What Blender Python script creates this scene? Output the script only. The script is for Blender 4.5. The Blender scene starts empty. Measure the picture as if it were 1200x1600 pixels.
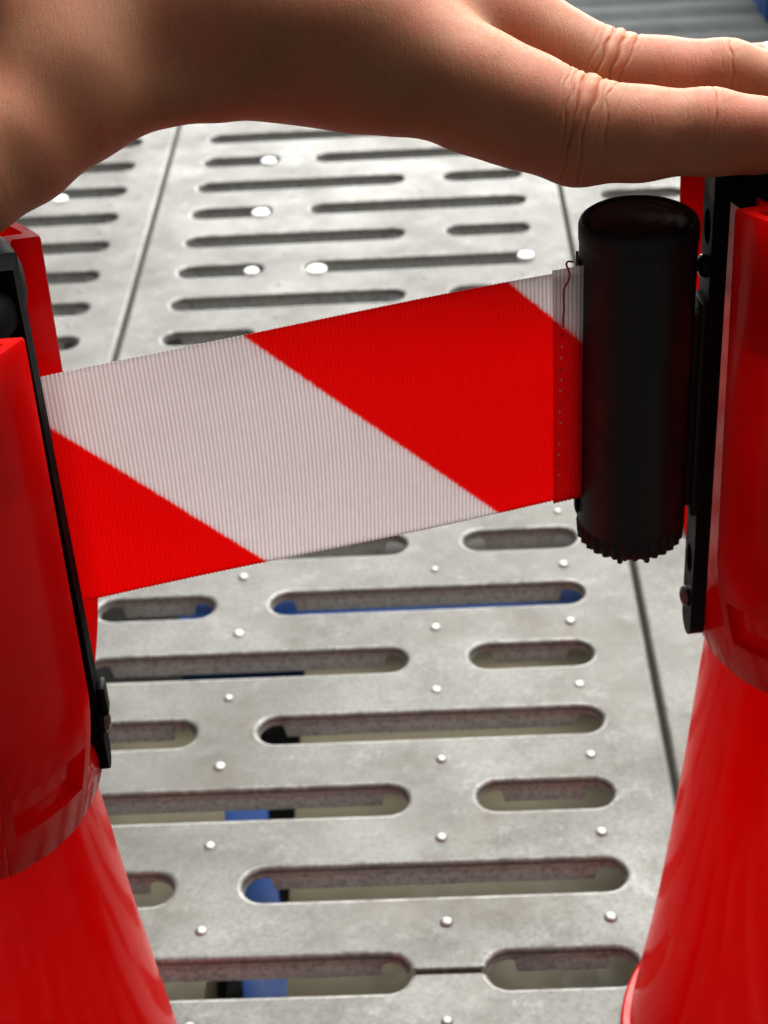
import bpy, bmesh, math, random
import numpy as np
from mathutils import Vector, Matrix
from mathutils.geometry import delaunay_2d_cdt
random.seed(7)
rng = np.random.default_rng(7)
SC = bpy.context.scene
COL = SC.collection
R = math.radians

# ------------------------------------------------------------------ camera
cam_d = bpy.data.cameras.new('camera'); cam = bpy.data.objects.new('camera', cam_d); COL.objects.link(cam)
RT, UP, FW = Vector((0.9985, 0.0064, -0.0549)).normalized(), Vector((0.0418, 0.5618, 0.8262)), Vector((-0.0361, 0.8273, -0.5606)).normalized()
UP = RT.cross(FW).normalized(); RT = FW.cross(UP).normalized()
M = Matrix((RT, UP, -FW)).transposed().to_4x4(); M.translation = Vector((0, 0, 0.40))
cam.matrix_world = M
cam_d.sensor_fit = 'VERTICAL'; cam_d.sensor_height = 36.0; cam_d.lens = 60.75
cam_d.clip_start = 0.01; cam_d.clip_end = 60
cam_d.dof.use_dof = True; cam_d.dof.focus_distance = 0.335; cam_d.dof.aperture_fstop = 38
SC.camera = cam

# ------------------------------------------------------------------ light
W = bpy.data.worlds.new('World'); SC.world = W; W.use_nodes = True
bg = W.node_tree.nodes['Background']; bg.inputs[0].default_value = (1.0, 0.97, 0.94, 1); bg.inputs[1].default_value = 0.13
def area(name, loc, target, sx, sy, power, col):
    l = bpy.data.lights.new(name, 'AREA'); l.shape = 'RECTANGLE'; l.size = sx; l.size_y = sy; l.energy = power; l.color = col
    o = bpy.data.objects.new(name, l); COL.objects.link(o); o.location = loc
    o.rotation_euler = (Vector(target) - Vector(loc)).to_track_quat('-Z', 'Y').to_euler()
    return o
area('low_back_light', (0.35, 3.3, .80), (.05, .5, .20), 2.8, 1.1, 128, (1.0, 0.99, 0.96))  # low area light added behind to shine through belt and web, no doorway
area('high_back_light', (0.25, 2.1, 2.7), (.02, .4, .10), 2.2, 1.5, 215, (1.0, 0.99, 0.97))  # unseen high area light added behind to brighten the near floor
area('overhead_light', (1.5, 1.2, 2.0), (.05, .4, .15), 1.5, 1.5, 48, (1.0, 0.98, 0.95))
SC.view_settings.view_transform = 'Standard'; SC.view_settings.look = 'None'
SC.view_settings.exposure = 0.0; SC.view_settings.gamma = 1.0; SC.view_settings.use_curve_mapping = False
SC.cycles.use_denoising = True; SC.cycles.use_adaptive_sampling = True; SC.cycles.adaptive_threshold = .025
SC.cycles.max_bounces = 7; SC.cycles.transmission_bounces = 6; SC.cycles.diffuse_bounces = 4; SC.cycles.glossy_bounces = 4

# ------------------------------------------------------------------ materials
class NT:
    def __init__(s, name):
        s.m = bpy.data.materials.new(name); s.m.use_nodes = True
        s.t = s.m.node_tree; s.b = s.t.nodes['Principled BSDF']; s.out = s.t.nodes['Material Output']
    def n(s, typ, **kw):
        o = s.t.nodes.new(typ)
        for k, v in kw.items():
            if k.startswith('i_'):
                key = k[2:]
                key = int(key) if key.isdigit() else key.replace('_', ' ')
                if hasattr(v, 'is_linked') or isinstance(v, bpy.types.NodeSocket): s.t.links.new(v, o.inputs[key])
                else: o.inputs[key].default_value = v
            else: setattr(o, k, v)
        return o
    def l(s, a, b): s.t.links.new(a, b)
    def noise(s, vec, scale, detail=4, rough=.5):
        return s.n('ShaderNodeTexNoise', i_Vector=vec, i_Scale=scale, i_Detail=detail, i_Roughness=rough).outputs[0]
    def ramp(s, fac, stops):
        o = s.n('ShaderNodeValToRGB'); s.l(fac, o.inputs[0]); e = o.color_ramp.elements
        while len(e) < len(stops): e.new(.5)
        for q, (p, c) in zip(e, stops):
            q.position = p; q.color = c if len(c) == 4 else (*c, 1)
        return o.outputs[0]
    def mix(s, fac, a, b, mode='MIX'):
        o = s.n('ShaderNodeMix', data_type='RGBA', blend_type=mode)
        for sock, v in ((o.inputs[0], fac), (o.inputs[6], a), (o.inputs[7], b)):
            if isinstance(v, bpy.types.NodeSocket): s.l(v, sock)
            else: sock.default_value = v if not isinstance(v, tuple) or len(v) == 4 else (*v, 1)
        return o.outputs[2]
    def math(s, op, a, b=0.0, clamp=False):
        o = s.n('ShaderNodeMath', operation=op, use_clamp=clamp)
        for sock, v in ((o.inputs[0], a), (o.inputs[1], b)):
            if isinstance(v, bpy.types.NodeSocket): s.l(v, sock)
            else: sock.default_value = v
        return o.outputs[0]
    def bump(s, h, dist, strength=1.0, nrm=None):
        o = s.n('ShaderNodeBump', i_Height=h, i_Distance=dist, i_Strength=strength)
        if nrm is not None: s.l(nrm, o.inputs['Normal'])
        return o.outputs[0]
    def pos(s): return s.n('ShaderNodeNewGeometry').outputs['Position']
    def obj(s): return s.n('ShaderNodeTexCoord').outputs['Object']
    def set(s, **kw):
        for k, v in kw.items():
            key = k.replace('_', ' ')
            if isinstance(v, bpy.types.NodeSocket): s.l(v, s.b.inputs[key])
            else: s.b.inputs[key].default_value = v if not (isinstance(v, tuple) and len(v) == 3 and key == 'Base Color') else (*v, 1)
        return s.m

MAT = {}
def mk_steel():
    s = NT('steel_plate'); p = s.pos()
    base = s.ramp(s.noise(p, 7, 3, .55), [(.30, (.074, .073, .066)), (.52, (.097, .097, .090)), (.72, (.122, .123, .118))])
    base = s.mix(s.ramp(s.noise(p, 42, 6, .66), [(.42, (0, 0, 0)), (.66, (.65, .65, .65))]), base, (.062, .059, .051))
    worn = s.ramp(s.noise(p, 95, 5, .7), [(.55, (0, 0, 0)), (.72, (.40, .40, .40))])
    base = s.mix(worn, base, (.19, .188, .18))
    grime = s.ramp(s.noise(p, 17, 7, .72), [(.50, (0, 0, 0)), (.70, (.85, .85, .85))])
    base = s.mix(grime, base, (.058, .050, .038))
    vor = s.n('ShaderNodeTexVoronoi', i_Vector=p, i_Scale=70.0, i_Randomness=1.0)
    speck = s.math('LESS_THAN', vor.outputs['Distance'], .055)
    speck = s.math('MULTIPLY', speck, s.math('GREATER_THAN', s.noise(p, 30, 1), .57))
    base = s.mix(speck, base, (.04, .032, .025))
    # brown dirt that clings to the punched flanges, below the walking surface
    z = s.n('ShaderNodeSeparateXYZ', i_0=s.obj()).outputs[2]
    dirt = s.noise(p, 130, 5, .75)
    wall = s.math('MULTIPLY', s.math('LESS_THAN', z, -.0019), s.ramp(dirt, [(.30, (.85, .85, .85)), (.60, (1, 1, 1))]))
    rust = s.mix(s.ramp(s.math('ADD', s.math('MULTIPLY', s.math('ADD', z, .0070), 180.0), s.math('MULTIPLY', s.math('SUBTRACT', dirt, .5), .9)), [(.3, (0, 0, 0)), (.6, (1, 1, 1))]), (.50, .535, .525), (.37, .365, .335))
    base = s.mix(wall, base, rust)
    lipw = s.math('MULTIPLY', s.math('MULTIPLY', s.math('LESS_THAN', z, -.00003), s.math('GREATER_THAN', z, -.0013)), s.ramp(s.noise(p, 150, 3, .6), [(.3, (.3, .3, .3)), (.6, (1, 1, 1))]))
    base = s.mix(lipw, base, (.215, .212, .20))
    base = s.mix(s.ramp(s.noise(p, 520, 3, .7), [(.42, (.0, .0, .0)), (.70, (.65, .65, .65))]), base, (.052, .049, .042))
    ox = s.n('ShaderNodeSeparateXYZ', i_0=s.obj()).outputs[0]
    seam = s.math('MAXIMUM', s.math('LESS_THAN', ox, -.1676 + .0031), s.math('GREATER_THAN', ox, .0764 - .0031))
    base = s.mix(s.math('MULTIPLY', seam, .70), base, (.085, .080, .068))
    scr = s.n('ShaderNodeMapping', i_Vector=p, i_Scale=(60, 700, 60), i_Rotation=(0, 0, .5)).outputs[0]
    rgh = s.ramp(s.noise(p, 24, 5, .7), [(.3, (.42, .42, .42)), (.7, (.62, .62, .62))])
    rgh = s.mix(wall, rgh, (.6, .6, .6))
    b1 = s.bump(s.noise(p, 9, 1, .4), .0035, .45)
    b2 = s.bump(s.noise(p, 60, 3, .6), .0005, .38, b1)
    b3 = s.bump(s.noise(scr, 1, 2, .6), .00004, .4, b2)
    met = s.math('SUBTRACT', .70, s.math('MULTIPLY', wall, .65))
    return s.set(Base_Color=base, Metallic=met, Roughness=rgh, Normal=b3)
def mk_plastic(name, col, rough, bumpd=.0, scratch=True, spec=.5, coat=0.0):
    s = NT(name); p = s.obj()
    v = s.noise(p, 35, 4, .6)
    c = s.mix(s.math('MULTIPLY', v, .5), col, tuple(x * .78 for x in col))
    rg = s.ramp(s.noise(p, 90, 6, .7), [(.3, (rough * .75,) * 3), (.75, (rough * 1.35,) * 3)])
    n = s.bump(s.noise(p, 700, 3, .6), .00004 + bumpd, .5)
    n = s.bump(s.noise(p, 18, 2, .4), .0012, .12, n)
    return s.set(Base_Color=c, Roughness=rg, Normal=n, Specular_IOR_Level=spec, Coat_Weight=coat)
def mk_red():
    s = NT('red_plastic'); p = s.obj()
    c = s.mix(s.noise(p, 30, 4, .6), (.72, .006, .005), (.62, .004, .004))
    rg = s.ramp(s.noise(p, 60, 6, .7), [(.3, (.10,) * 3), (.75, (.19,) * 3)])
    scr = s.n('ShaderNodeMapping', i_Vector=p, i_Scale=(900, 900, 40)).outputs[0]
    sc1 = s.n('ShaderNodeMapping', i_Vector=p, i_Scale=(40, 40, 1400), i_Rotation=(.5, .3, 0)).outputs[0]
    ln = s.ramp(s.noise(sc1, 1, 2), [(.68, (0, 0, 0)), (.74, (1, 1, 1))])
    dust = s.ramp(s.noise(p, 75, 7, .75), [(.50, (0, 0, 0)), (.80, (.5, .5, .5))])
    rg = s.mix(s.math('MAXIMUM', s.math('MULTIPLY', ln, .5), dust), rg, (.42, .42, .42))
    c = s.mix(s.math('MULTIPLY', dust, .16), c, (.62, .22, .20))
    n = s.bump(s.noise(scr, 1, 3, .6), .00002, .30)
    n = s.bump(ln, .00002, .4, n)
    n = s.bump(s.noise(p, 16, 2, .4), .0010, .10, n)
    s.set(Base_Color=c, Roughness=rg, Normal=n, Specular_IOR_Level=.38)
    tr = s.n('ShaderNodeBsdfTranslucent', i_Color=(1.0, .020, .008, 1))
    mx = s.n('ShaderNodeMixShader', i_0=.45); s.l(s.b.outputs[0], mx.inputs[1]); s.l(tr.outputs[0], mx.inputs[2]); s.l(mx.outputs[0], s.out.inputs[0])
    return s.m
def mk_skin():
    s = NT('skin'); p = s.obj()
    v = s.noise(p, 28, 5, .6); f = s.noise(p, 260, 4, .65)
    c = s.ramp(v, [(.28, (.34, .136, .062)), (.52, (.42, .178, .086)), (.78, (.51, .238, .128))])
    red = s.ramp(s.noise(p, 60, 5, .62), [(.44, (0, 0, 0)), (.70, (.75, .75, .75))])
    c = s.mix(red, c, (.49, .148, .082))
    c = s.mix(s.math('MULTIPLY', f, .30), c, (.30, .14, .09))
    c = s.mix(s.ramp(s.noise(p, 720, 2, .6), [(.58, (0, 0, 0)), (.75, (.35, .35, .35))]), c, (.26, .10, .06))
    mp = s.n('ShaderNodeMapping', i_Vector=p, i_Scale=(1500, 330, 330)).outputs[0]
    lines = s.noise(mp, 1, 3, .6)
    vor = s.n('ShaderNodeTexVoronoi', i_Vector=p, i_Scale=1150.0, feature='DISTANCE_TO_EDGE')
    cell = s.ramp(vor.outputs['Distance'], [(.0, (0, 0, 0)), (.16, (1, 1, 1))])
    n = s.bump(lines, .00016, .6)
    n = s.bump(cell, .000035, .5, n)
    n = s.bump(s.noise(p, 130, 3, .6), .0004, .15, n)
    s.set(Base_Color=c, Roughness=s.ramp(f, [(.3, (.52,) * 3), (.7, (.68,) * 3)]), Normal=n, Subsurface_Weight=.85, Subsurface_Scale=.0105, Specular_IOR_Level=.30)
    s.b.inputs['Subsurface Radius'].default_value = (1.0, .32, .16)
    return s.m
def mk_webbing():
    s = NT('woven_webbing'); uv = s.n('ShaderNodeUVMap', uv_map='UVMap').outputs[0]
    xyz = s.n('ShaderNodeSeparateXYZ', i_0=uv); u, v = xyz.outputs[0], xyz.outputs[1]       # metres along / up
    t = s.math('ADD', u, s.math('MULTIPLY', v, WEB_SLOPE))
    wob = s.math('MULTIPLY', s.math('SUBTRACT', s.noise(uv, 900, 2), .5), .0010)
    t = s.math('ADD', t, wob)
    ph = s.math('MULTIPLY', s.n('ShaderNodeSeparateXYZ', i_0=s.n('ShaderNodeUVMap', uv_map='Rib').outputs[0]).outputs[0], 2 * math.pi / RIB)
    rib = s.math('ADD', s.math('MULTIPLY', s.math('COSINE', ph), .5), .5)
    # picks across every rib
    pick = s.math('SINE', s.math('MULTIPLY', v, 2 * math.pi / .00055))
    ribn = s.math('ADD', rib, s.math('MULTIPLY', pick, .10), clamp=True)
    white = s.mix(s.ramp(ribn, [(.22, (0, 0, 0)), (.72, (1, 1, 1))]), (.56, .41, .415), (1.0, .99, .99))
    red = s.mix(ribn, (.76, .008, .007), (.93, .022, .016))
    def edge(x): return s.math('ADD', s.math('MULTIPLY', s.math('SUBTRACT', t, x), 1100.0), .5, clamp=True)
    inv_ = lambda q: s.math('SUBTRACT', 1.0, q)
    isred = s.math('ADD', inv_(edge(WEB_EDGES[0])), s.math('MULTIPLY', edge(WEB_EDGES[1]), inv_(edge(WEB_EDGES[2]))), clamp=True)
    stain = s.ramp(s.noise(uv, 90, 5, .6), [(.55, (1, 1, 1)), (.90, (.93, .90, .88))])
    c = s.mix(isred, s.mix(1.0, white, stain, 'MULTIPLY'), red)
    n = s.bump(s.math('ADD', s.math('MULTIPLY', pick, .5), s.noise(uv, 3000, 2)), .00006, .5)
    s.set(Base_Color=c, Roughness=.62, Specular_IOR_Level=.35, Normal=n, Sheen_Weight=.15)
    tr = s.n('ShaderNodeBsdfTranslucent', i_Color=s.mix(.5, c, s.mix(isred, (.99, .96, .96), (1.0, .020, .012))), i_Normal=n)
    mx = s.n('ShaderNodeMixShader', i_0=.70); s.l(s.b.outputs[0], mx.inputs[1]); s.l(tr.outputs[0], mx.inputs[2])
    s.l(mx.outputs[0], s.out.inputs[0])
    return s.m
RIB = .00088
WEB_SLOPE = .97; WEB_EDGES = (.2125, .2677, .3258)
MAT['steel'] = mk_steel(); MAT['red'] = mk_red(); MAT['skin'] = mk_skin(); MAT['web'] = mk_webbing()
MAT['black'] = mk_plastic('black_plastic', (.010, .010, .011), .46, .00003, spec=.35)
MAT['gloss_black'] = mk_plastic('lid_black_plastic', (.004, .004, .0045), .65, spec=.06)
MAT['bracket'] = mk_plastic('bracket_black', (.004, .004, .0045), .48, .00002, spec=.15)
MAT['cap'] = mk_plastic('satin_black_cap', (.009, .009, .010), .46, spec=.32)
MAT['matt'] = mk_plastic('matt_black_clip', (.005, .005, .0055), .75, .00002, spec=.04)
MAT['tan'] = mk_plastic('tan_board', (.23, .20, .12), .6)
MAT['blue'] = mk_plastic('blue_board', (.012, .085, .36), .5)
MAT['pale'] = mk_plastic('pale_board', (.42, .42, .39), .6)
MAT['earth'] = mk_plastic('dark_earth', (.05, .05, .045), .85)
MAT['white'] = mk_plastic('bright_spot', (.97, .97, .96), .55)  # white stands in for bright ground below the slots
MAT['thread'] = mk_plastic('red_thread', (.42, .008, .03), .6)
MAT['pick'] = mk_plastic('pale_thread', (.75, .45, .42), .6)
MAT['nail'] = mk_plastic('nail', (.55, .28, .20), .4)
def mk_dark():
    s = NT('dark_reflection_floor'); p = s.pos()  # dark reflection on the far plates, painted as base colour
    c = s.ramp(s.noise(p, 14, 6, .65), [(.3, (.022, .026, .026)), (.7, (.055, .061, .060))])
    return s.set(Base_Color=c, Roughness=.85, Specular_IOR_Level=.12, Normal=s.bump(s.noise(p, 90, 5, .6), .0015, .6))
MAT['dark'] = mk_dark()
s_ = NT('rivet_steel'); MAT['rivet'] = s_.set(Base_Color=(.27, .265, .25), Metallic=.8, Roughness=.45)
s_ = NT('screw_steel'); MAT['screw'] = s_.set(Base_Color=(.16, .16, .16), Metallic=1.0, Roughness=.3)

# ------------------------------------------------------------------ helpers
def mesh(name, V, F, mat, parent=None, smooth=True, angle=35, loc=None):
    me = bpy.data.meshes.new(name); me.from_pydata([tuple(map(float, v)) for v in V], [], F); me.update()
    bm = bmesh.new(); bm.from_mesh(me); bmesh.ops.recalc_face_normals(bm, faces=bm.faces); bm.to_mesh(me); bm.free()
    if smooth:
        me.shade_smooth(); me.set_sharp_from_angle(angle=R(angle))
    me.materials.append(MAT[mat]); return link(name, me, parent, loc)
def link(name, me, parent=None, loc=None):
    o = bpy.data.objects.new(name, me); COL.objects.link(o)
    if parent: o.parent = parent
    if loc: o.location = loc
    return o
def empty(name, loc=(0, 0, 0), rz=0):
    o = bpy.data.objects.new(name, None); COL.objects.link(o); o.location = loc; o.rotation_euler = (0, 0, rz); o.empty_display_size = .02
    return o
def tag(o, label=None, cat=None, group=None, kind=None):
    for k, v in (('label', label), ('category', cat), ('group', group), ('kind', kind)):
        if v: o[k] = v
    return o
def lathe(prof, n=64, closed_ends=True):
    V, F = [], []
    for r, z in prof:
        for i in range(n):
            a = 2 * math.pi * i / n; V.append((r * math.cos(a), r * math.sin(a), z))
    for j in range(len(prof) - 1):
        for i in range(n):
            k = (i + 1) % n; F.append((j * n + i, j * n + k, (j + 1) * n + k, (j + 1) * n + i))
    if closed_ends:
        F.append(tuple(range(n))); F.append(tuple((len(prof) - 1) * n + i for i in range(n)))
    return V, F
def bbox(x0, x1, y0, y1, z0, z1, bev=.001):
    bm = bmesh.new(); bmesh.ops.create_cube(bm, size=1)
    for v in bm.verts:
        v.co = Vector((x0 + (v.co.x + .5) * (x1 - x0), y0 + (v.co.y + .5) * (y1 - y0), z0 + (v.co.z + .5) * (z1 - z0)))
    if bev: bmesh.ops.bevel(bm, geom=bm.edges[:], offset=bev, segments=2, profile=.6, affect='EDGES')
    bm.verts.index_update()
    V = [v.co[:] for v in bm.verts]; F = [tuple(v.index for v in f.verts) for f in bm.faces]; bm.free()
    return V, F
def tube(pts, r, n=8):
    V, F = [], []; pts = [Vector(p) for p in pts]
    for i, p in enumerate(pts):
        d = (pts[min(i + 1, len(pts) - 1)] - pts[max(i - 1, 0)]).normalized()
        a = d.orthogonal().normalized() if i == 0 else (a - d * a.dot(d)).normalized()
        b = d.cross(a)
        for k in range(n):
            t = 2 * math.pi * k / n; V.append(p + (a * math.cos(t) + b * math.sin(t)) * r)
    for i in range(len(pts) - 1):
        for k in range(n):
            q = (k + 1) % n; F.append((i * n + k, i * n + q, (i + 1) * n + q, (i + 1) * n + k))
    F.append(tuple(range(n))); F.append(tuple((len(pts) - 1) * n + k for k in range(n)))
    return V, F

# ------------------------------------------------------------------ the floor of punched steel plates
FZ = -.025                                        # height of the walking surface
S, V0 = .03897, .3689                             # row pitch, first row
PX0, PX1 = -.1676, .0764; PW = PX1 - PX0
SLOTS = {0: ((-.1465, -.0156), (.0048, .0566)), 1: ((-.1465, -.0947), (-.0753, .0566))}
HW = .0092; FLG = .0098
def plate_mesh():
    L = 10 * S; V, F = [], []; P2, E2 = [], []; caps = []
    g = .0006; EX = .0024; ey = .0008
    bx0, bx1, by0, by1 = PX0 + g + EX, PX1 - g - EX, g + ey, L - g - ey
    def lip(pts, nrm, dep, closed, rl=.0022):
        base = len(V); prof = [(rl * math.sin(R(a)), -rl * (1 - math.cos(R(a)))) for a in (0, 22, 45, 67, 90)]
        m = len(prof) + 1; n = len(pts)
        for p, q, d in zip(pts, nrm, dep):
            for o_, z_ in prof: V.append((p[0] + q[0] * o_, p[1] + q[1] * o_, z_))
            V.append((p[0] + q[0] * rl, p[1] + q[1] * rl, -max(d, rl + .0004)))
        for i in range(n if closed else n - 1):
            k = (i + 1) % n
            for j in range(m - 1): F.append((base + i * m + j, base + k * m + j, base + k * m + j + 1, base + i * m + j + 1))
    def capsule(x0, x1, cy, half=0):
        pts, nr, dp = [], [], []
        c0, c1 = x0 + HW, x1 - HW; A = 12
        def arc(cx, a0, a1):
            for i in range(A + 1):
                a = R(a0 + (a1 - a0) * i / A); pts.append((cx + HW * math.cos(a), cy + HW * math.sin(a))); nr.append((-math.cos(a), -math.sin(a))); dp.append(.0040)
        def straight(xa, xb, sy):
            sg = 1 if xb > xa else -1
            for i, t in enumerate((.0015, .0025)): pts.append((xa + sg * t, cy + sy * HW)); nr.append((0, -sy)); dp.append(.0045 if i == 0 else FLG)
            for i in range(1, 6): pts.append((xa + (xb - xa) * i / 6, cy + sy * HW)); nr.append((0, -sy)); dp.append(FLG)
            for i, t in enumerate((.0025, .0015)): pts.append((xb - sg * t, cy + sy * HW)); nr.append((0, -sy)); dp.append(FLG if i == 0 else .0045)
        if half == 0:
            arc(c0, 90, 270); straight(c0, c1, -1); arc(c1, -90, 90); straight(c1, c0, 1); return pts, nr, dp, True
        if half == 1:                       # upper half of a slot, on the plate's near edge
            arc(c1, 8, 90); straight(c1, c0, 1); arc(c0, 90, 172); return pts, nr, dp, False
        arc(c0, 188, 270); straight(c0, c1, -1); arc(c1, -90, -8); return pts, nr, dp, False
    def addloop(pts, closed):
        b = len(P2); P2.extend(pts); n = len(pts)
        E2.extend((b + i, b + (i + 1) % n) for i in range(n if closed else n - 1))
    near, far = [], []
    for k in range(0, 11):
        for (x0, x1) in SLOTS[k % 2]:
            h = 1 if k == 0 else (2 if k == 10 else 0); cy = 0 if k == 0 else (L if k == 10 else k * S)
            pts, nr, dp, cl = capsule(x0, x1, cy, h)
            if h == 1: pts[0] = (pts[0][0], by0); pts[-1] = (pts[-1][0], by0); near.append((x0, x1, pts))
            if h == 2: pts[0] = (pts[0][0], by1); pts[-1] = (pts[-1][0], by1); far.append((x0, x1, pts))
            lip(pts, nr, dp, cl); addloop(pts, cl); caps.append((x0 + HW, x1 - HW, cy))
    addloop([(bx0, by0), (bx1, by0), (bx1, by1), (bx0, by1)], True)
    vs, es, fs, *_ = delaunay_2d_cdt([Vector(p) for p in P2], E2, [], 0, 1e-6)
    b = len(V); V.extend((v.x, v.y, 0) for v in vs)
    for f in fs:
        c = sum((vs[i] for i in f), Vector((0, 0))) / len(f)
        if any(math.hypot(c.x - min(max(c.x, a), e), c.y - y) < HW - 1e-5 for a, e, y in caps): continue
        F.append(tuple(b + i for i in f))
    # folded edges
    ys = [by0 + (by1 - by0) * i / 20 for i in range(21)]
    lip([(bx0, y) for y in ys], [(-1, 0)] * 21, [.02] * 21, False, EX); lip([(bx1, y) for y in ys], [(1, 0)] * 21, [.02] * 21, False, EX)
    for y, sg, lst, first in ((by0, -1, near, -1), (by1, 1, far, 0)):
        xs = [bx0] + sum([[min(p[0][0], p[-1][0]), max(p[0][0], p[-1][0])] for _, _, p in lst], []) + [bx1]
        for a, e in zip(xs[0::2], xs[1::2]): lip([(a, y), (e, y)], [(0, sg)] * 2, [.012] * 2, False, ey)
    me = bpy.data.meshes.new('plate'); me.from_pydata(V, [], F); me.update()
    bm = bmesh.new(); bm.from_mesh(me)
    for f in bm.faces:
        f.normal_update(); f.smooth = True
        if abs(f.normal.z) > .999 and f.normal.z < 0: f.normal_flip()
    bm.to_mesh(me); bm.free(); me.set_sharp_from_angle(angle=R(50)); me.materials.append(MAT['steel'])
    return me
floor = empty('floor', (0, 0, FZ)); tag(floor, kind='structure')
PM = plate_mesh()
rv, rf = lathe([(.0030, -.0004), (.0028, .0003), (.0023, .0010), (.0013, .0015), (.0004, .0017)], 14)
rivet_me = None
dull_me = mesh('dull_rivet', rv, rf, 'steel').data; bpy.data.objects.remove(bpy.data.objects['dull_rivet'])  # far rivets get the dull plate colour to lose their highlight
for j in range(-1, 2):
    for i in range(-1, 2):
        pl = link('plate', PM, floor, (i * PW, V0 + j * 10 * S, random.uniform(-.0006, .0006)))
        pl.rotation_euler = (R(random.uniform(-.10, .10)), R(random.uniform(-.12, .12)), 0)
        for k in range(10):
            for x in (-.0858, -.0061, .0478):
                if j == -1 and k < 6: continue
                if rivet_me is None: ro = mesh('rivet', rv, rf, 'rivet', pl); rivet_me = ro.data
                else: ro = link('rivet', rivet_me, pl)
                ro.location = (x + random.uniform(-.0006, .0006), (k + .5) * S + random.uniform(-.0006, .0006), 0)
                q = random.uniform(.60, .82); far_ = j == 1 or (j == 0 and k > 6)
                if far_: ro.data = dull_me
                ro.scale = (q, q, q * random.uniform(.6, .9) * (.35 if far_ else 1))
# far plates, their dark reflection put into the colour as a ribbed floor
FY = V0 + 20 * S + .004
V, F = [], []; x0, x1 = -1.2, 1.2; y = FY; rows = []
while y < FY + 1.5:
    for dy, z in ((0, -.0125), (.006, -.0113), (.012, -.010), (.022, -.010), (.027, -.0110), (.033, -.0123)): rows.append((y + dy, z))
    y += .036
for yy, z in rows: V += [(x0, yy, FZ + z), (x1, yy, FZ + z)]
for i in range(len(rows) - 1): F.append((2 * i, 2 * i + 1, 2 * i + 3, 2 * i + 2))
tag(mesh('far_floor', V, F, 'dark'), kind='structure')
# what shows through the slots
V, F = bbox(-.8, .8, -.3, FY - .01, FZ - .20, FZ - .17, 0); tag(mesh('ground', V, F, 'earth', smooth=False), kind='structure')
UZ = FZ - .055; KS = .480 / .553
def under(name, x0, x1, y0, y1, h, mat, label, cat, at=(0, 0), rot=0):
    V, F = bbox(x0 * KS, x1 * KS, y0 * KS, y1 * KS, UZ - h, UZ, .003); o = tag(mesh(name, V, F, mat), label, cat); o.location = (at[0] * KS, at[1] * KS, 0); o.rotation_euler = (0, 0, rot)
under('tan_board', -.0755, .30, .40, .703, .042, 'tan', 'wide tan board under the slots at the right', 'board')
under('tan_board', -.30, -.106, .43, .655, .042, 'tan', 'short tan board under the slots beside the left cone', 'board')
under('blue_board', -.0105, .0105, -.11, .11, .042, 'blue', 'narrow blue board under the slots between the tan boards', 'board', (-.0893, .525), R(9))
under('blue_beam', -.145, .30, .712, .745, .042, 'blue', 'long blue beam crossing under the slots just below the belt', 'beam')
under('pale_board', -.145, .30, .760, .86, .042, 'pale', 'pale grey board under the slots behind the blue beam', 'board')
# white discs in slot ends stand in for bright ground seen below
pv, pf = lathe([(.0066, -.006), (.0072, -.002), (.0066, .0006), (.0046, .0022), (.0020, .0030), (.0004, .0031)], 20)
BRIGHT_SPOTS = [(-.0665, .871, 1.0, 'big white disc standing in for bright ground through a slot end left of the red stripe'), (-.1030, .9505, .92, 'white disc standing in for bright ground two slots above the red stripe, in a short slot'),
         (-.1030, 1.0285, .85, 'white disc standing in for bright ground in a short slot just under the web of the hand'), (-.0245, 1.0670, .95, 'white disc standing in for bright ground, half hidden under the index finger'),
         (-.1030, .8725, .72, 'small white disc standing in for bright ground in a short slot next to the biggest one'), (-.2290, .985, .85, 'white disc standing in for bright ground in the left plate near the thumb'),
         (.0500, .8760, .80, 'dull white disc standing in for bright ground at the right end of a long slot above the belt'), (-.101, 1.105, .8, 'white disc standing in for bright ground at the edge of the palm web')]
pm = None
for x, y, sc, lab in BRIGHT_SPOTS:
    if pm is None: o = mesh('bright_spot', pv, pf, 'white'); pm = o.data
    else: o = link('bright_spot', pm)
    o.location = (x, y, FZ); o.scale = (sc * .80, sc * .80, .40); tag(o, lab, 'plug', 'bright spots in the slots')
V, F = bbox(.252, .42, 1.27, 1.40, FZ - .02, FZ + .12, .006); tag(mesh('blue_crate', V, F, 'blue'), 'corner of a blue crate on the dark floor at top right', 'crate')

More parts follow.
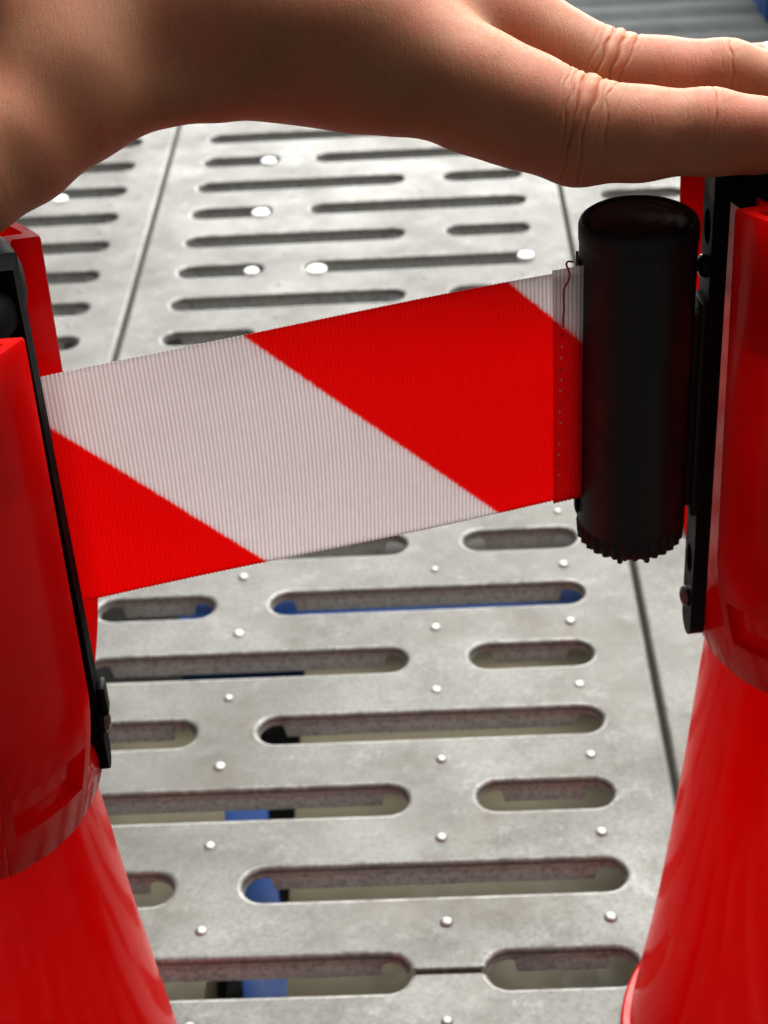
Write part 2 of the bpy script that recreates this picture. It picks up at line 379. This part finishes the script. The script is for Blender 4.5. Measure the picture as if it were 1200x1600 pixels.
# ------------------------------------------------------------------ cones with their toppers
RL, WALL = .045, .0021
A0 = math.asin(.021 / RL)
def smooth01(x): x = min(max(x, 0), 1); return x * x * (3 - 2 * x)
def head_outline(z, inset=0.0):
    t = smooth01((.172 - z) / .055) if z < .172 else 0
    Rz = RL - .0085 * (((.172 - z) / .040) ** 1.5 if z < .172 else 0) - inset + .0006 * (z - .215) / .04
    hw = .021 * (Rz + inset) / RL + inset; fc = .0345 - inset
    fill = smooth01((.152 - z) / .016)
    a0 = math.asin(min(hw / Rz, .9)); a1 = math.pi / 2 - a0
    wz = .1455 < z < .1585
    pts = []
    for q in range(4):
        loc = []
        # channel floor from -hw to hw
        for i in range(7):
            u = -1 + i / 3; yy = u * (hw - .0004); ar = (Rz - .0003) * math.cos(math.asin(yy / Rz))
            loc.append((fc + (ar - fc) * fill, yy))
        loc.append((Rz * math.cos(a0) - .0004, hw))                    # bevelled lip of the channel
        loc.append((Rz * math.cos(a0 + .012), Rz * math.sin(a0 + .012)))
        loc.append((Rz * math.cos(a0 + .017), Rz * math.sin(a0 + .017)))
        wa, wb = a0 + .060, a1 - .060
        dr = .0026 if (wz and inset == 0) else 0
        for i in range(2): loc.append((Rz * math.cos(a0 + .04 + .019 * i), Rz * math.sin(a0 + .04 + .019 * i)))
        for i in range(13):
            a = wa + (wb - wa) * i / 12; loc.append(((Rz - dr) * math.cos(a), (Rz - dr) * math.sin(a)))
        for i in (1, 0): loc.append((Rz * math.cos(a1 - .04 - .019 * i), Rz * math.sin(a1 - .04 - .019 * i)))
        loc.append((Rz * math.cos(a1 - .017), Rz * math.sin(a1 - .017)))
        loc.append((Rz * math.cos(a1 - .012), Rz * math.sin(a1 - .012)))
        loc.append((hw, Rz * math.cos(a0) - .0004))
        c, s = math.cos(q * math.pi / 2), math.sin(q * math.pi / 2)
        pts += [(x * c - y * s, x * s + y * c, z) for x, y in loc]
    return pts
def head_mesh():
    zs = [.132, .134, .1365, .139, .1415, .144, .1454, .1456, .149, .1525, .1555, .1584, .1586, .161, .165, .168, .170, .172, .175, .19, .21, .23, .245, .2535, .2549, .2555]
    rings = [[(x, y, .142) for x, y, _ in head_outline(.134, .003)], [(x, y, .132) for x, y, _ in head_outline(.132, .002)]]
    for z in zs:
        ins = .0002 if z > .2551 else 0
        rings.append([(x, y, z) for x, y, _ in head_outline(z, ins)])
    rings.append([(x, y, .2555) for x, y, _ in head_outline(.2555, WALL)])
    rings.append([(x, y, .2545) for x, y, _ in head_outline(.2545, WALL + .0003)])
    rings.append([(x, y, .2250) for x, y, _ in head_outline(.2250, WALL + .0006)])
    n = len(rings[0]); V = sum(rings, []); F = []
    for j in range(len(rings) - 1):
        for i in range(n):
            k = (i + 1) % n; F.append((j * n + i, j * n + k, (j + 1) * n + k, (j + 1) * n + i))
    V.append((0, 0, .2250)); c = len(V) - 1; j = len(rings) - 1
    for i in range(n): F.append((j * n + i, j * n + (i + 1) % n, c))
    return V, F
UNITS = ((-.1165, .2912, R(6), 'left'), (.0965, .3394, R(186), 'right'))
shared = {}
def part(name, fn, mat, parent, angle=35, key=None):
    key = key or name
    if key in shared: return link(name, shared[key], parent)
    V, F = fn(); o = mesh(name, V, F, mat, parent, angle=angle); shared[key] = o.data; return o
def plate2d(t0, t1, z0, z1, holes, e0, e1, round_bottom=True, round_top=False):
    """upright plate in the y-z plane with round holes, between x = e0 and e1"""
    w = (t1 - t0) / 2; tc = (t0 + t1) / 2; out = []
    if round_bottom:
        for i in range(13): a = math.pi + math.pi * i / 12; out.append((tc + w * math.cos(a), z0 + w + w * math.sin(a)))
    else: out += [(t0, z0), (t1, z0)]
    if round_top:
        for i in range(13): a = math.pi * i / 12; out.append((tc + w * math.cos(a), z1 - w + w * math.sin(a)))
    else: out += [(t1, z1), (t0, z1)]
    loops = [out]
    for (ht, hz, rt, rz) in holes: loops.append([(ht + rt * math.cos(2 * math.pi * i / 18), hz + rz * math.sin(2 * math.pi * i / 18)) for i in range(18)])
    P, E = [], []
    for lp in loops:
        b = len(P); P += lp; E += [(b + i, b + (i + 1) % len(lp)) for i in range(len(lp))]
    vs, es, fs, *_ = delaunay_2d_cdt([Vector(p) for p in P], E, [], 0, 1e-7)
    tri = []
    for f in fs:
        c = sum((vs[i] for i in f), Vector((0, 0))) / 3
        if any(((c.x - h[0]) / h[2]) ** 2 + ((c.y - h[1]) / h[3]) ** 2 < .96 for h in holes): continue
        tri.append(tuple(f))
    V, F = [], []
    for e in (e0, e1):
        b = len(V); V += [(e, v.x, v.y) for v in vs]; F += [tuple(b + i for i in f) for f in tri]
    for lp in loops:
        b = len(V); n = len(lp)
        V += [(e0, t, z) for t, z in lp] + [(e1, t, z) for t, z in lp]
        F += [(b + i, b + (i + 1) % n, b + n + (i + 1) % n, b + n + i) for i in range(n)]
    return V, F
def screw():
    V, F = lathe([(.0030, 0), (.0031, .0006), (.0026, .0013), (.0016, .0016), (.0009, .0010), (.0003, .0009)], 20)
    return [(z, x, y) for x, y, z in V], F
for cx, cy, rz, side in UNITS:
    cone = empty('traffic_cone', (cx, cy, 0), rz)
    tag(cone, 'glossy red cone at the %s of the picture, under the %s topper' % (side, side), 'traffic cone', 'pair of red cones')
    part('body', lambda: lathe([(.012, .205), (.0290, .200), (.0302, .17), (.0328, .126), (.0364, .081), (.0395, .048), (.0416, .028), (.0436, .012), (.0450, .002), (.0462, -.006), (.0472, -.013), (.0480, -.019), (.0483, FZ + .002)], 128), 'red', cone, 60, 'cone_body')
    part('foot_ring', lambda: lathe([(.0470, FZ + .0032), (.0500, FZ + .0030), (.0508, FZ + .0022), (.0510, FZ)], 96), 'red', cone, 40, 'cone_foot')
    top = empty('cone_topper', (cx, cy, .132), rz)
    tag(top, 'red plastic four-lobed cone topper on the %s cone, with a black lid' % side, 'cone topper', 'pair of red toppers')
    h = part('shell', head_mesh, 'red', top, 32); h.location = (0, 0, -.132)
    ld = part('lid', lambda: lathe([(.030, .2500), (.0375, .2505), (.0384, .2520), (.0384, .2555), (.0378, .2574), (.0362, .2586), (.033, .2590), (.030, .2582), (.026, .2584), (.010, .2590), (.002, .2592)], 80), 'gloss_black', top, 50)
    ld.location = (0, 0, -.132)
# left belt clip: an upright plate in the channel of the left topper
def bracket_fn(): return plate2d(.0003, .0081, .1372, .2600, [(.0042, .159, .0024, .0040), (.0042, .2440, .0024, .0040)], .0370, .0405)
def clip_fn(): return plate2d(-.0081, -.0003, .1372, .2625, [], .0345, .0382, True, False)
def hook_fn(): return bbox(.0300, .0368, .0008, .0076, .2552, .2608, .0012)
clip = empty('belt_clip', (UNITS[0][0], UNITS[0][1], 0), UNITS[0][2])
tag(clip, 'black upright clip plate gripping the left end of the belt', 'belt clip')
part('plate', clip_fn, 'matt', clip, 30, 'clip')
for z in (.1500,):
    s = part('screw', screw, 'screw', clip, 40); s.location = (.0382, -.0042, z); s.scale = (1, .85, .85)
V, F = bbox(.0382, .0402, -.0068, -.0020, .1530, .1610, .0009); mesh('latch', V, F, 'bracket', clip)

# right cassette that reels the belt in
cx, cy, rz, _ = UNITS[1]
cas = empty('belt_cassette', (cx, cy, 0), rz)
tag(cas, 'matt black cylindrical belt cassette hanging in front of the right topper', 'belt cassette')
part('bracket', bracket_fn, 'bracket', cas, 30, 'bracket')
inv = Matrix.Rotation(-rz, 3, 'Z'); cc = inv @ (Vector((.0423, .330, 0)) - Vector((cx, cy, 0)))
brk = cas.children[0]
for z in (.1480, .2350):
    s = link('screw', shared['screw'], brk); s.location = (.0405, .0042, z); s.scale = (1, .85, .85)
mesh('hook', *hook_fn(), 'gloss_black', cas)
V, F = bbox(.0405, .0418, .0002, .0080, .1735, .2275, .0004); mesh('mounting_plate', V, F, 'black', cas)
V, F = bbox(.0412, cc.x - .004, .0010, .0072, .1760, .2250, .0008); mesh('stem', V, F, 'black', cas)
def at_cc(o): o.location = (cc.x, cc.y, 0); return o
zt, zb, rc = .2470, .1722, .01234
at_cc(mesh('housing', *lathe([(rc - .0016, zb), (rc - .0004, zb + .0004), (rc, zb + .0014), (rc, zt - .0042)], 72, False), 'black', cas))
at_cc(mesh('top_cap', *lathe([(rc - .0001, zt - .0044), (rc + .0002, zt - .0040), (rc + .0002, zt - .0012), (rc - .0001, zt - .0004), (rc - .0006, zt), (rc - .0010, zt - .0003), (rc - .0012, zt - .0012),
      (rc - .0017, zt - .0013), (rc - .0020, zt - .0005), (rc - .0028, zt + .0000), (.0076, zt + .0005), (.0073, zt + .0003), (.0066, zt + .0004), (.0046, zt + .0007), (.0043, zt + .0005), (.0038, zt + .0006), (.0006, zt + .0007)], 72), 'cap', cas, angle=70))
def knob():
    V, F = [], []; n = 30 * 6; prof = [(.0118, zb + .0012), (.0118, zb - .0006), (.0116, zb - .0040), (.0106, zb - .0048), (.004, zb - .0050)]
    for j, (r, z) in enumerate(prof):
        for i in range(n):
            a = 2 * math.pi * i / n; w = .0006 * max(-.3, math.cos(30 * a)) if 1 <= j <= 3 else 0
            V.append(((r + w) * math.cos(a), (r + w) * math.sin(a), z))
    for j in range(len(prof) - 1):
        for i in range(n): k = (i + 1) % n; F.append((j * n + i, j * n + k, (j + 1) * n + k, (j + 1) * n + i))
    F.append(tuple((len(prof) - 1) * n + i for i in range(n)))
    return V, F
kb = at_cc(mesh('ridged_knob', *knob(), 'black', cas, angle=50))
pinv, pinf = lathe([(.0006, zb - .0062), (.0007, zb - .0058), (.0008, zb - .0030)], 10)
for a in (R(73), R(109)):
    p = mesh('pin', pinv, pinf, 'black', kb); d = inv @ Vector((math.cos(-a), math.sin(-a), 0)) * .0098; p.location = (d.x, d.y, 0)
# lip of the belt slot, a thin strip standing off the housing
lv, lf = [], []
for zi in (zt - .0080, zb + .0035):
    for r in (rc + .0006, rc + .0001):
        for i in range(7):
            a = R(168 + 24 * i / 6); d = inv @ Vector((math.cos(a), math.sin(a), 0)) * r; lv.append((d.x, d.y, zi))
n = 7
for i in range(6):
    lf += [(i, i + 1, 2 * n + i + 1, 2 * n + i), (n + i, n + i + 1, 3 * n + i + 1, 3 * n + i), (i, i + 1, n + i + 1, n + i), (2 * n + i, 2 * n + i + 1, 3 * n + i + 1, 3 * n + i)]
lf += [(0, n, 3 * n, 2 * n), (6, n + 6, 3 * n + 6, 2 * n + 6)]
at_cc(mesh('slot_lip', lv, lf, 'gloss_black', cas))

# ------------------------------------------------------------------ the belt
BL, BR = Vector((-.0783, .300, 0)), Vector((.0303, .327, 0)); BD = (BR - BL); LEN = BD.length; BD.normalize(); BN = Vector((-BD.y, BD.x, 0))
def zedge(u, topedge):
    f = u / LEN
    return (.2327 + .0046 * f + .0005 * math.sin(f * 3)) if topedge else (.1770 + .0036 * f + .0009 * math.sin(f * 2.2) * .5)
def belt_mesh(u0, u1, off, ribs, lift=0.0, back=.0004):
    per = 8; nu = int((u1 - u0) / RIB * per); nv = 36; V, F, UV, RU = [], [], [], []
    for side in (0, 1):
        b = len(V)
        for i in range(nu + 1):
            u = u0 + (u1 - u0) * i / nu
            for j in range(nv + 1):
                v = j / nv; zb_, zt_ = zedge(u, 0), zedge(u, 1) + lift
                z = zb_ + (zt_ - zb_) * v
                rb = .00010 * math.cos(2 * math.pi * u / RIB) * (1 if side == 0 else -1)
                sel = .00010 if j in (0, nv) else 0
                sway = .0010 * math.sin(math.pi * u / LEN) * (v - .5) + .0004 * math.sin(u * 60 + 2 * v) + .0007 * math.sin(math.pi * v) * (1 - min(u / .03, 1)) 
                shear = .0009 * math.sin(math.pi * v) * math.sin(math.pi * u / LEN)
                fray = .00004 * math.cos(2 * math.pi * u / RIB) if j in (0, nv) else 0
                d = off + sway + (-(rb + .00022) if side == 0 else back - .0002 - rb * .5)
                p = BL + BD * (u + shear) + BN * d; V.append((p.x, p.y, z + fray * (1 if j else -1))); UV.append((u + shear, z)); RU.append((u, z))
        for i in range(nu):
            for j in range(nv):
                a = b + i * (nv + 1) + j; q = (a, a + nv + 1, a + nv + 2, a + 1); F.append(q if side == 0 else q[::-1])
    h = (nu + 1) * (nv + 1)
    for i in range(nu):
        for j in (0, nv):
            a = i * (nv + 1) + j; F.append((a, a + nv + 1, h + a + nv + 1, h + a))
    for j in range(nv):
        for i in (0, nu):
            a = i * (nv + 1) + j; F.append((a, a + 1, h + a + 1, h + a))
    return V, F, UV, RU
def belt_obj(name, args, parent):
    V, F, UV, RU = belt_mesh(*args); me = bpy.data.meshes.new(name); me.from_pydata(V, [], F); me.update(); me.shade_smooth()
    uvl = me.uv_layers.new(name='UVMap'); li = np.zeros(len(me.loops), dtype=np.int32); me.loops.foreach_get('vertex_index', li)
    uvl.data.foreach_set('uv', np.array(UV, dtype=np.float32)[li].ravel())
    rbl = me.uv_layers.new(name='Rib'); rbl.data.foreach_set('uv', np.array(RU, dtype=np.float32)[li].ravel()); me.materials.append(MAT['web'])
    return link(name, me, parent)
belt = empty('belt', (BL.x, BL.y, .177)); tag(belt, 'ribbed woven belt with diagonal red and white stripes, stretched from clip to cassette', 'belt')
o = belt_obj('webbing', (-.004, LEN + .001, 0, True), belt); o.location = -belt.location
hem = belt_obj('hem', (LEN - .0066, LEN + .001, -.0011, True, .0013), belt); hem.location = -belt.location
def bpt(u, z, d): p = BL + BD * u + BN * d; return (p.x, p.y, z)
us = LEN - .0046
pts = [bpt(us + .0020, .2404, -.0019), bpt(us + .0009, .2410, -.0021), bpt(us + .0003, .2404, -.0022), bpt(us + .0010, .2390, -.0022), bpt(us + .0014, .2372, -.0021), bpt(us + .0006, .2356, -.0020), bpt(us + .0001, .2346, -.0018), bpt(us, .2325, -.0018), bpt(us + .0002, .2300, -.0018), bpt(us - .0001, .2275, -.0018), bpt(us, .2255, -.0017)]
sm = []
for i in range(len(pts) - 1):
    a, b_ = Vector(pts[i]), Vector(pts[i + 1]); sm += [a, (a + b_) / 2]
sm.append(Vector(pts[-1])); sm = [sm[0]] + [(sm[i - 1] + sm[i] * 2 + sm[i + 1]) / 4 for i in range(1, len(sm) - 1)] + [sm[-1]]
o = mesh('loose_thread', *tube(sm, .00022, 7), 'thread', hem)
for i in range(14):
    z = .2235 - i * .0027; dx = -.00006 * i + random.uniform(-.0002, .0002)
    V, F = lathe([(.00016, -.00022), (.00022, 0), (.00016, .00022)], 8)
    o = mesh('stitch', [(x + 0, y, zz) for x, y, zz in V], F, 'pick' if i % 3 else 'thread', hem); o.location = bpt(us + dx - .0002, z, -.00165)

# ------------------------------------------------------------------ the hand
INDEX = [(-.0138, .3438, .2839, .0130), (.0090, .3348, .2744, .0121), (.0190, .3316, .2710, .0112), (.0296, .3285, .2675, .0104), (.0416, .3271, .2665, .0091), (.0555, .3266, .2665, .0081), (.0654, .3252, .2660, .0068), (.0711, .3250, .2655, .0058)]
MIDDLE = [(-.0031, .3670, .2872, .0130), (.0167, .3587, .2772, .0120), (.0369, .3506, .2693, .0101), (.0481, .3493, .2685, .0091), (.0620, .3486, .2683, .0084), (.0730, .3467, .2667, .0068), (.0789, .3461, .2657, .0058)]
RING = [(-.0062, .3844, .2791, .0125), (.0174, .3763, .2675, .0110), (.0402, .3678, .2600, .0095), (.0646, .3668, .2610, .0080), (.0798, .3655, .2645, .0062)]
PINKY = [(-.0155, .3994, .2734, .0115), (.0136, .3913, .2598, .0098), (.0372, .3845, .2512, .0085), (.0538, .3853, .2498, .0072), (.0659, .3854, .2490, .0056)]
THUMB = [(-.0590, .3589, .2966, .0165), (-.0703, .3312, .2814, .0128), (-.0805, .3190, .2742, .0115), (-.0906, .3100, .2702, .0108), (-.1004, .3038, .2690, .0100), (-.1110, .2988, .2672, .0078)]
WEB = [(-.0659, .3277, .2778, .0070), (-.0535, .3310, .2772, .0034), (-.0421, .3324, .2764, .0025), (-.0306, .3340, .2770, .0026), (-.0192, .3352, .2772, .0048), (-.0064, .3348, .2752, .0080)]
WEB2 = [(-.0716, .3411, .2872, .0140), (-.0503, .3451, .2847, .0120), (-.0310, .3455, .2822, .0110), (-.0140, .3422, .2798, .0110)]
ARM = [(-.0720, .3752, .3019, .0250), (-.1284, .3849, .3519, .0290), (-.1794, .4004, .3959, .0340), (-.225, .415, .435, .037)]
H_ = .00110
lo = np.array([-.265, .285, .236]); hi = np.array([.092, .460, .475])
dims = np.ceil((hi - lo) / H_).astype(int)
ax = [lo[i] + H_ * np.arange(dims[i]) for i in range(3)]
BIG = np.float32(.03)
def rcone(A, B, ra, rb, sl):
    X, Y, Z = np.meshgrid(ax[0][sl[0]], ax[1][sl[1]], ax[2][sl[2]], indexing='ij', sparse=True)
    d = B - A; L2 = d @ d
    t = np.clip(((X - A[0]) * d[0] + (Y - A[1]) * d[1] + (Z - A[2]) * d[2]) / L2, 0, 1).astype(np.float32)
    return (np.sqrt((X - A[0] - t * d[0]) ** 2 + (Y - A[1] - t * d[1]) ** 2 + (Z - A[2] - t * d[2]) ** 2) - (ra + (rb - ra) * t)).astype(np.float32)
def smin(a, b, k):
    h = np.maximum(k - np.abs(a - b), 0) / k
    return np.minimum(a, b) - h * h * k * .25
def chain(field, pts, k):
    for p, q in zip(pts[:-1], pts[1:]):
        A, B = np.array(p[:3]), np.array(q[:3]); m = max(p[3], q[3]) + .016
        l_ = np.maximum(((np.minimum(A, B) - m - lo) / H_).astype(int), 0); h_ = np.minimum(((np.maximum(A, B) + m - lo) / H_).astype(int) + 1, dims)
        if np.any(h_ <= l_): continue
        sl = tuple(slice(a, b) for a, b in zip(l_, h_))
        field[sl] = smin(field[sl], rcone(A, B, p[3], q[3], sl), k)
    return field
def new(): return np.full(dims, BIG, np.float32)
palm = new(); W0 = ARM[0]
chain(palm, ARM, .006)
for F_ in (INDEX, MIDDLE, RING, PINKY):
    a = F_[0]; mid = tuple((np.array(W0[:3]) * .5 + np.array(a[:3]) * .5)) + (.0150,)
    chain(palm, [(W0[0], W0[1], W0[2], .019), mid, a], .008)
for a, b in ((INDEX, MIDDLE), (MIDDLE, RING), (RING, PINKY)):                       # flesh between the knuckles
    m = (np.array(a[1]) * .45 + np.array(b[1]) * .55); chain(palm, [a[0], tuple(m[:3] * .55 + np.array(a[0][:3]) * .45) + (.0085,), b[0]], .007)
chain(palm, THUMB[:2], .010); chain(palm, WEB, .006); chain(palm, WEB2, .010)
chain(palm, [THUMB[0], (-.045, .352, .291, .014), INDEX[0]], .010)
field = None
for F_ in (INDEX, MIDDLE, RING, PINKY):
    f = chain(new(), F_, .003); f = smin(palm, f, .006)
    field = f if field is None else smin(field, f, .0011)
f = chain(new(), THUMB[1:], .004); field = smin(field, f, .007)
del palm, f
def surface_nets(D):
    ins = D < 0; nx, ny, nz = D.shape
    c = np.zeros((nx - 1, ny - 1, nz - 1), np.int8)
    for i in (0, 1):
        for j in (0, 1):
            for k in (0, 1): c += ins[i:nx - 1 + i, j:ny - 1 + j, k:nz - 1 + k]
    act = (c > 0) & (c < 8); idx = -np.ones(act.shape, np.int64); cells = np.argwhere(act); idx[act] = np.arange(len(cells))
    acc = np.zeros((len(cells), 3)); cnt = np.zeros(len(cells))
    corners = [(i, j, k) for i in (0, 1) for j in (0, 1) for k in (0, 1)]
    val = {cn: D[cells[:, 0] + cn[0], cells[:, 1] + cn[1], cells[:, 2] + cn[2]] for cn in corners}
    for a in corners:
        for d in range(3):
            if a[d] == 0:
                b = list(a); b[d] = 1; b = tuple(b); va, vb = val[a], val[b]; m = (va < 0) != (vb < 0)
                t = np.where(m, va / np.where(m, va - vb, 1), 0)
                for q in range(3): acc[:, q] += np.where(m, a[q] + (t if q == d else 0), 0)
                cnt += m
    P = lo + H_ * (cells + acc / cnt[:, None]); quads = []
    for d in range(3):
        u, v = (d + 1) % 3, (d + 2) % 3
        s0 = [slice(None)] * 3; s1 = [slice(None)] * 3; s0[d] = slice(0, -1); s1[d] = slice(1, None)
        ch = ins[tuple(s0)] != ins[tuple(s1)]; e = np.argwhere(ch); e = e[(e[:, u] > 0) & (e[:, v] > 0) & (e[:, u] < D.shape[u] - 1) & (e[:, v] < D.shape[v] - 1)]
        flip = ins[tuple(e.T)]
        def cell(du, dv):
            g = e.copy(); g[:, u] -= du; g[:, v] -= dv; return idx[tuple(g.T)]
        q = np.stack([cell(1, 1), cell(0, 1), cell(0, 0), cell(1, 0)], 1); q[~flip] = q[~flip][:, ::-1]; quads.append(q)
    return P, np.concatenate(quads)
P, Q = surface_nets(field); del field
# relax the stair-steps, then subdivide once
for it in range(5):
    acc = np.zeros_like(P); cnt = np.zeros(len(P))
    for a, b in ((0, 1), (1, 2), (2, 3), (3, 0)):
        for s, t in ((a, b), (b, a)):
            for q in range(3): acc[:, q] += np.bincount(Q[:, s], P[Q[:, t], q], len(P))
            cnt += np.bincount(Q[:, s], minlength=len(P))
    P = P * .5 + .5 * acc / np.maximum(cnt, 1)[:, None]
me = bpy.data.meshes.new('hand_base'); me.from_pydata(P.tolist(), [], Q.tolist()); me.update()
tmp = bpy.data.objects.new('hand_base', me); COL.objects.link(tmp)
md = tmp.modifiers.new('s', 'SUBSURF'); md.levels = 1; md.render_levels = 1
hm = bpy.data.meshes.new_from_object(tmp.evaluated_get(bpy.context.evaluated_depsgraph_get()))
bpy.data.objects.remove(tmp); bpy.data.meshes.remove(me)
bm = bmesh.new(); bm.from_mesh(hm)
for rad in (.0145, .0125):
    zones = [np.array(q[:3]) for q in (INDEX[3], MIDDLE[2])] + [np.array(q[:3]) for q in (INDEX[5], MIDDLE[4])]
    ed = set()
    for f in bm.faces:
        c = f.calc_center_median()
        for i_, zc in enumerate(zones):
            lim = rad if i_ < 2 else rad * .75
            if abs(c.x - zc[0]) < lim and abs(c.y - zc[1]) < lim and abs(c.z - zc[2]) < lim: ed.update(f.edges); break
    bmesh.ops.subdivide_edges(bm, edges=list(ed), cuts=1, use_grid_fill=True)
bm.to_mesh(hm); bm.free(); hm.update()
n = len(hm.vertices); co = np.zeros(n * 3); hm.vertices.foreach_get('co', co); co = co.reshape(-1, 3)
nr = np.zeros(n * 3); hm.vertices.foreach_get('normal', nr); nr = nr.reshape(-1, 3)
disp = np.zeros(n)
def wob(x, seed):
    r_ = np.random.default_rng(seed); y = 0
    for i in range(4): y = y + r_.normal() * np.sin(x * (1.3 + 1.7 * i) + r_.uniform(0, 6.28)) / (1 + i)
    return y
DORS = np.array([.10, -.35, .93])
def knuckle(fing, i, creases, fan=0.0, seed=0, width=.045):
    """creases: (offset along the finger in mm, depth mm, half-width mm, angle centre, angular reach)"""
    global disp
    C_ = np.array(fing[i][:3]); a = np.array(fing[i + 1][:3]) - np.array(fing[i - 1][:3]); a /= np.linalg.norm(a)
    dv = DORS - a * (DORS @ a); dv /= np.linalg.norm(dv); sv = np.cross(a, dv)
    rel = co - C_; t = rel @ a; x, y = rel @ dv, rel @ sv; rr = np.hypot(x, y)
    near = (np.abs(t) < .016) & (rr < fing[i][3] * 1.28)
    ang = np.arctan2(y, x)
    for j, (o_, dep, hw_, ac, reach) in enumerate(creases):
        tc = o_ * .001 * (1 + fan * np.abs(ang - ac)) + .00035 * wob(ang * 2, seed * 20 + j)
        fade = np.clip(1.15 - (np.abs(ang - ac) / reach) ** 2, 0, 1) * (0.8 + .2 * wob(ang * 3, seed * 31 + j))
        g = np.exp(-((t - tc) / (hw_ * .001)) ** 2)
        disp = disp - np.where(near, dep * .001 * g * fade, 0)
# which side faces the camera, to spread the folds over what is seen and beyond
knuckle(INDEX, 3, [(-5.2, .10, .25, .2, 1.5), (-4.0, .20, .26, .25, 1.7), (-2.5, .30, .30, .3, 1.8), (-1.0, .55, .34, .45, 1.9), (1.7, .55, .34, .45, 1.8), (3.4, .20, .28, .2, 1.4), (5.0, .28, .28, .2, 1.4), (6.4, .08, .22, .2, 1.2),
    (.35, -.55, 1.0, -.1, .9), (-1.9, -.12, .6, .1, 1.2)], .10, 1)
knuckle(MIDDLE, 2, [(-4.4, .10, .25, .2, 1.6), (-3.1, .20, .28, .2, 1.7), (-1.2, .60, .32, .3, 1.9), (1.4, .60, .36, .3, 1.8), (3.6, .38, .28, .2, 1.6), (5.2, .10, .22, .2, 1.4), (.1, -.50, .9, 0, 1.0), (2.5, -.30, .7, 0, 1.1)], .06, 2)
knuckle(INDEX, 5, [(-3.6, .07, .22, .0, 1.2), (-1.7, .07, .22, .1, 1.2), (0, .34, .24, .1, 1.2), (1.5, .07, .22, .1, 1.2), (-5.5, .08, .3, 0, 1.1)], .03, 3)
knuckle(MIDDLE, 4, [(-4.5, .08, .22, .0, 1.2), (-2.2, .08, .22, .1, 1.2), (0, .38, .26, .1, 1.3), (1.6, .07, .22, .1, 1.2), (-6.5, .08, .3, 0, 1.1)], .03, 4)
knuckle(THUMB, 3, [(-3, .2, .5, .2, 1.7), (-1, .4, .5, .2, 1.7), (1.4, .4, .5, .2, 1.7), (3.2, .2, .5, .2, 1.6)], .05, 5)
# soft tendons, pads and uneven flesh
def lump(c, r, h):
    global disp
    d = np.linalg.norm(co - np.array(c), axis=1); disp = disp + h * np.exp(-(d / r) ** 2)
for _ in range(90):
    v = co[rng.integers(n)]; lump(v, rng.uniform(.004, .010), rng.normal() * .00022)
lump((.0280, .3200, .2600), .008, .0006)
co = co + nr * disp[:, None]
hm.vertices.foreach_set('co', co.ravel()); hm.update(); hm.shade_smooth(); hm.name = 'hand'
hm.materials.clear(); hm.materials.append(MAT['skin'])
hand = link('hand', hm)
tag(hand, 'bare hand bridging the two toppers, thumb on the left one, fingers on the right one', 'hand')
for fing in (INDEX, MIDDLE, RING, PINKY, THUMB):
    a, b = np.array(fing[-2]), np.array(fing[-1]); d = (b - a)[:3]; d /= np.linalg.norm(d); dv = DORS - d * (DORS @ d); dv /= np.linalg.norm(dv); sv = np.cross(d, dv)
    c = a[:3] * .05 + b[:3] * .95; rr = b[3] * 1.06; V, F = [], []
    for i in range(13):
        t = -1 + i / 6
        for j in range(13):
            s = -1 + j / 6; w = math.sqrt(max(0, 1 - abs(t) ** 4)) * .80; an = s * 1.0 * w
            rloc = rr * (1.02 if abs(s) < .9 and abs(t) < .95 else .93) * (1 - .05 * t)
            p = c + d * t * rr * .95 + dv * rloc * math.cos(an) + sv * rloc * math.sin(an) * .95; V.append(tuple(p))
    for i in range(12):
        for j in range(12): k = i * 13 + j; F.append((k, k + 1, k + 14, k + 13))
    mesh('nail', V, F, 'nail', hand)
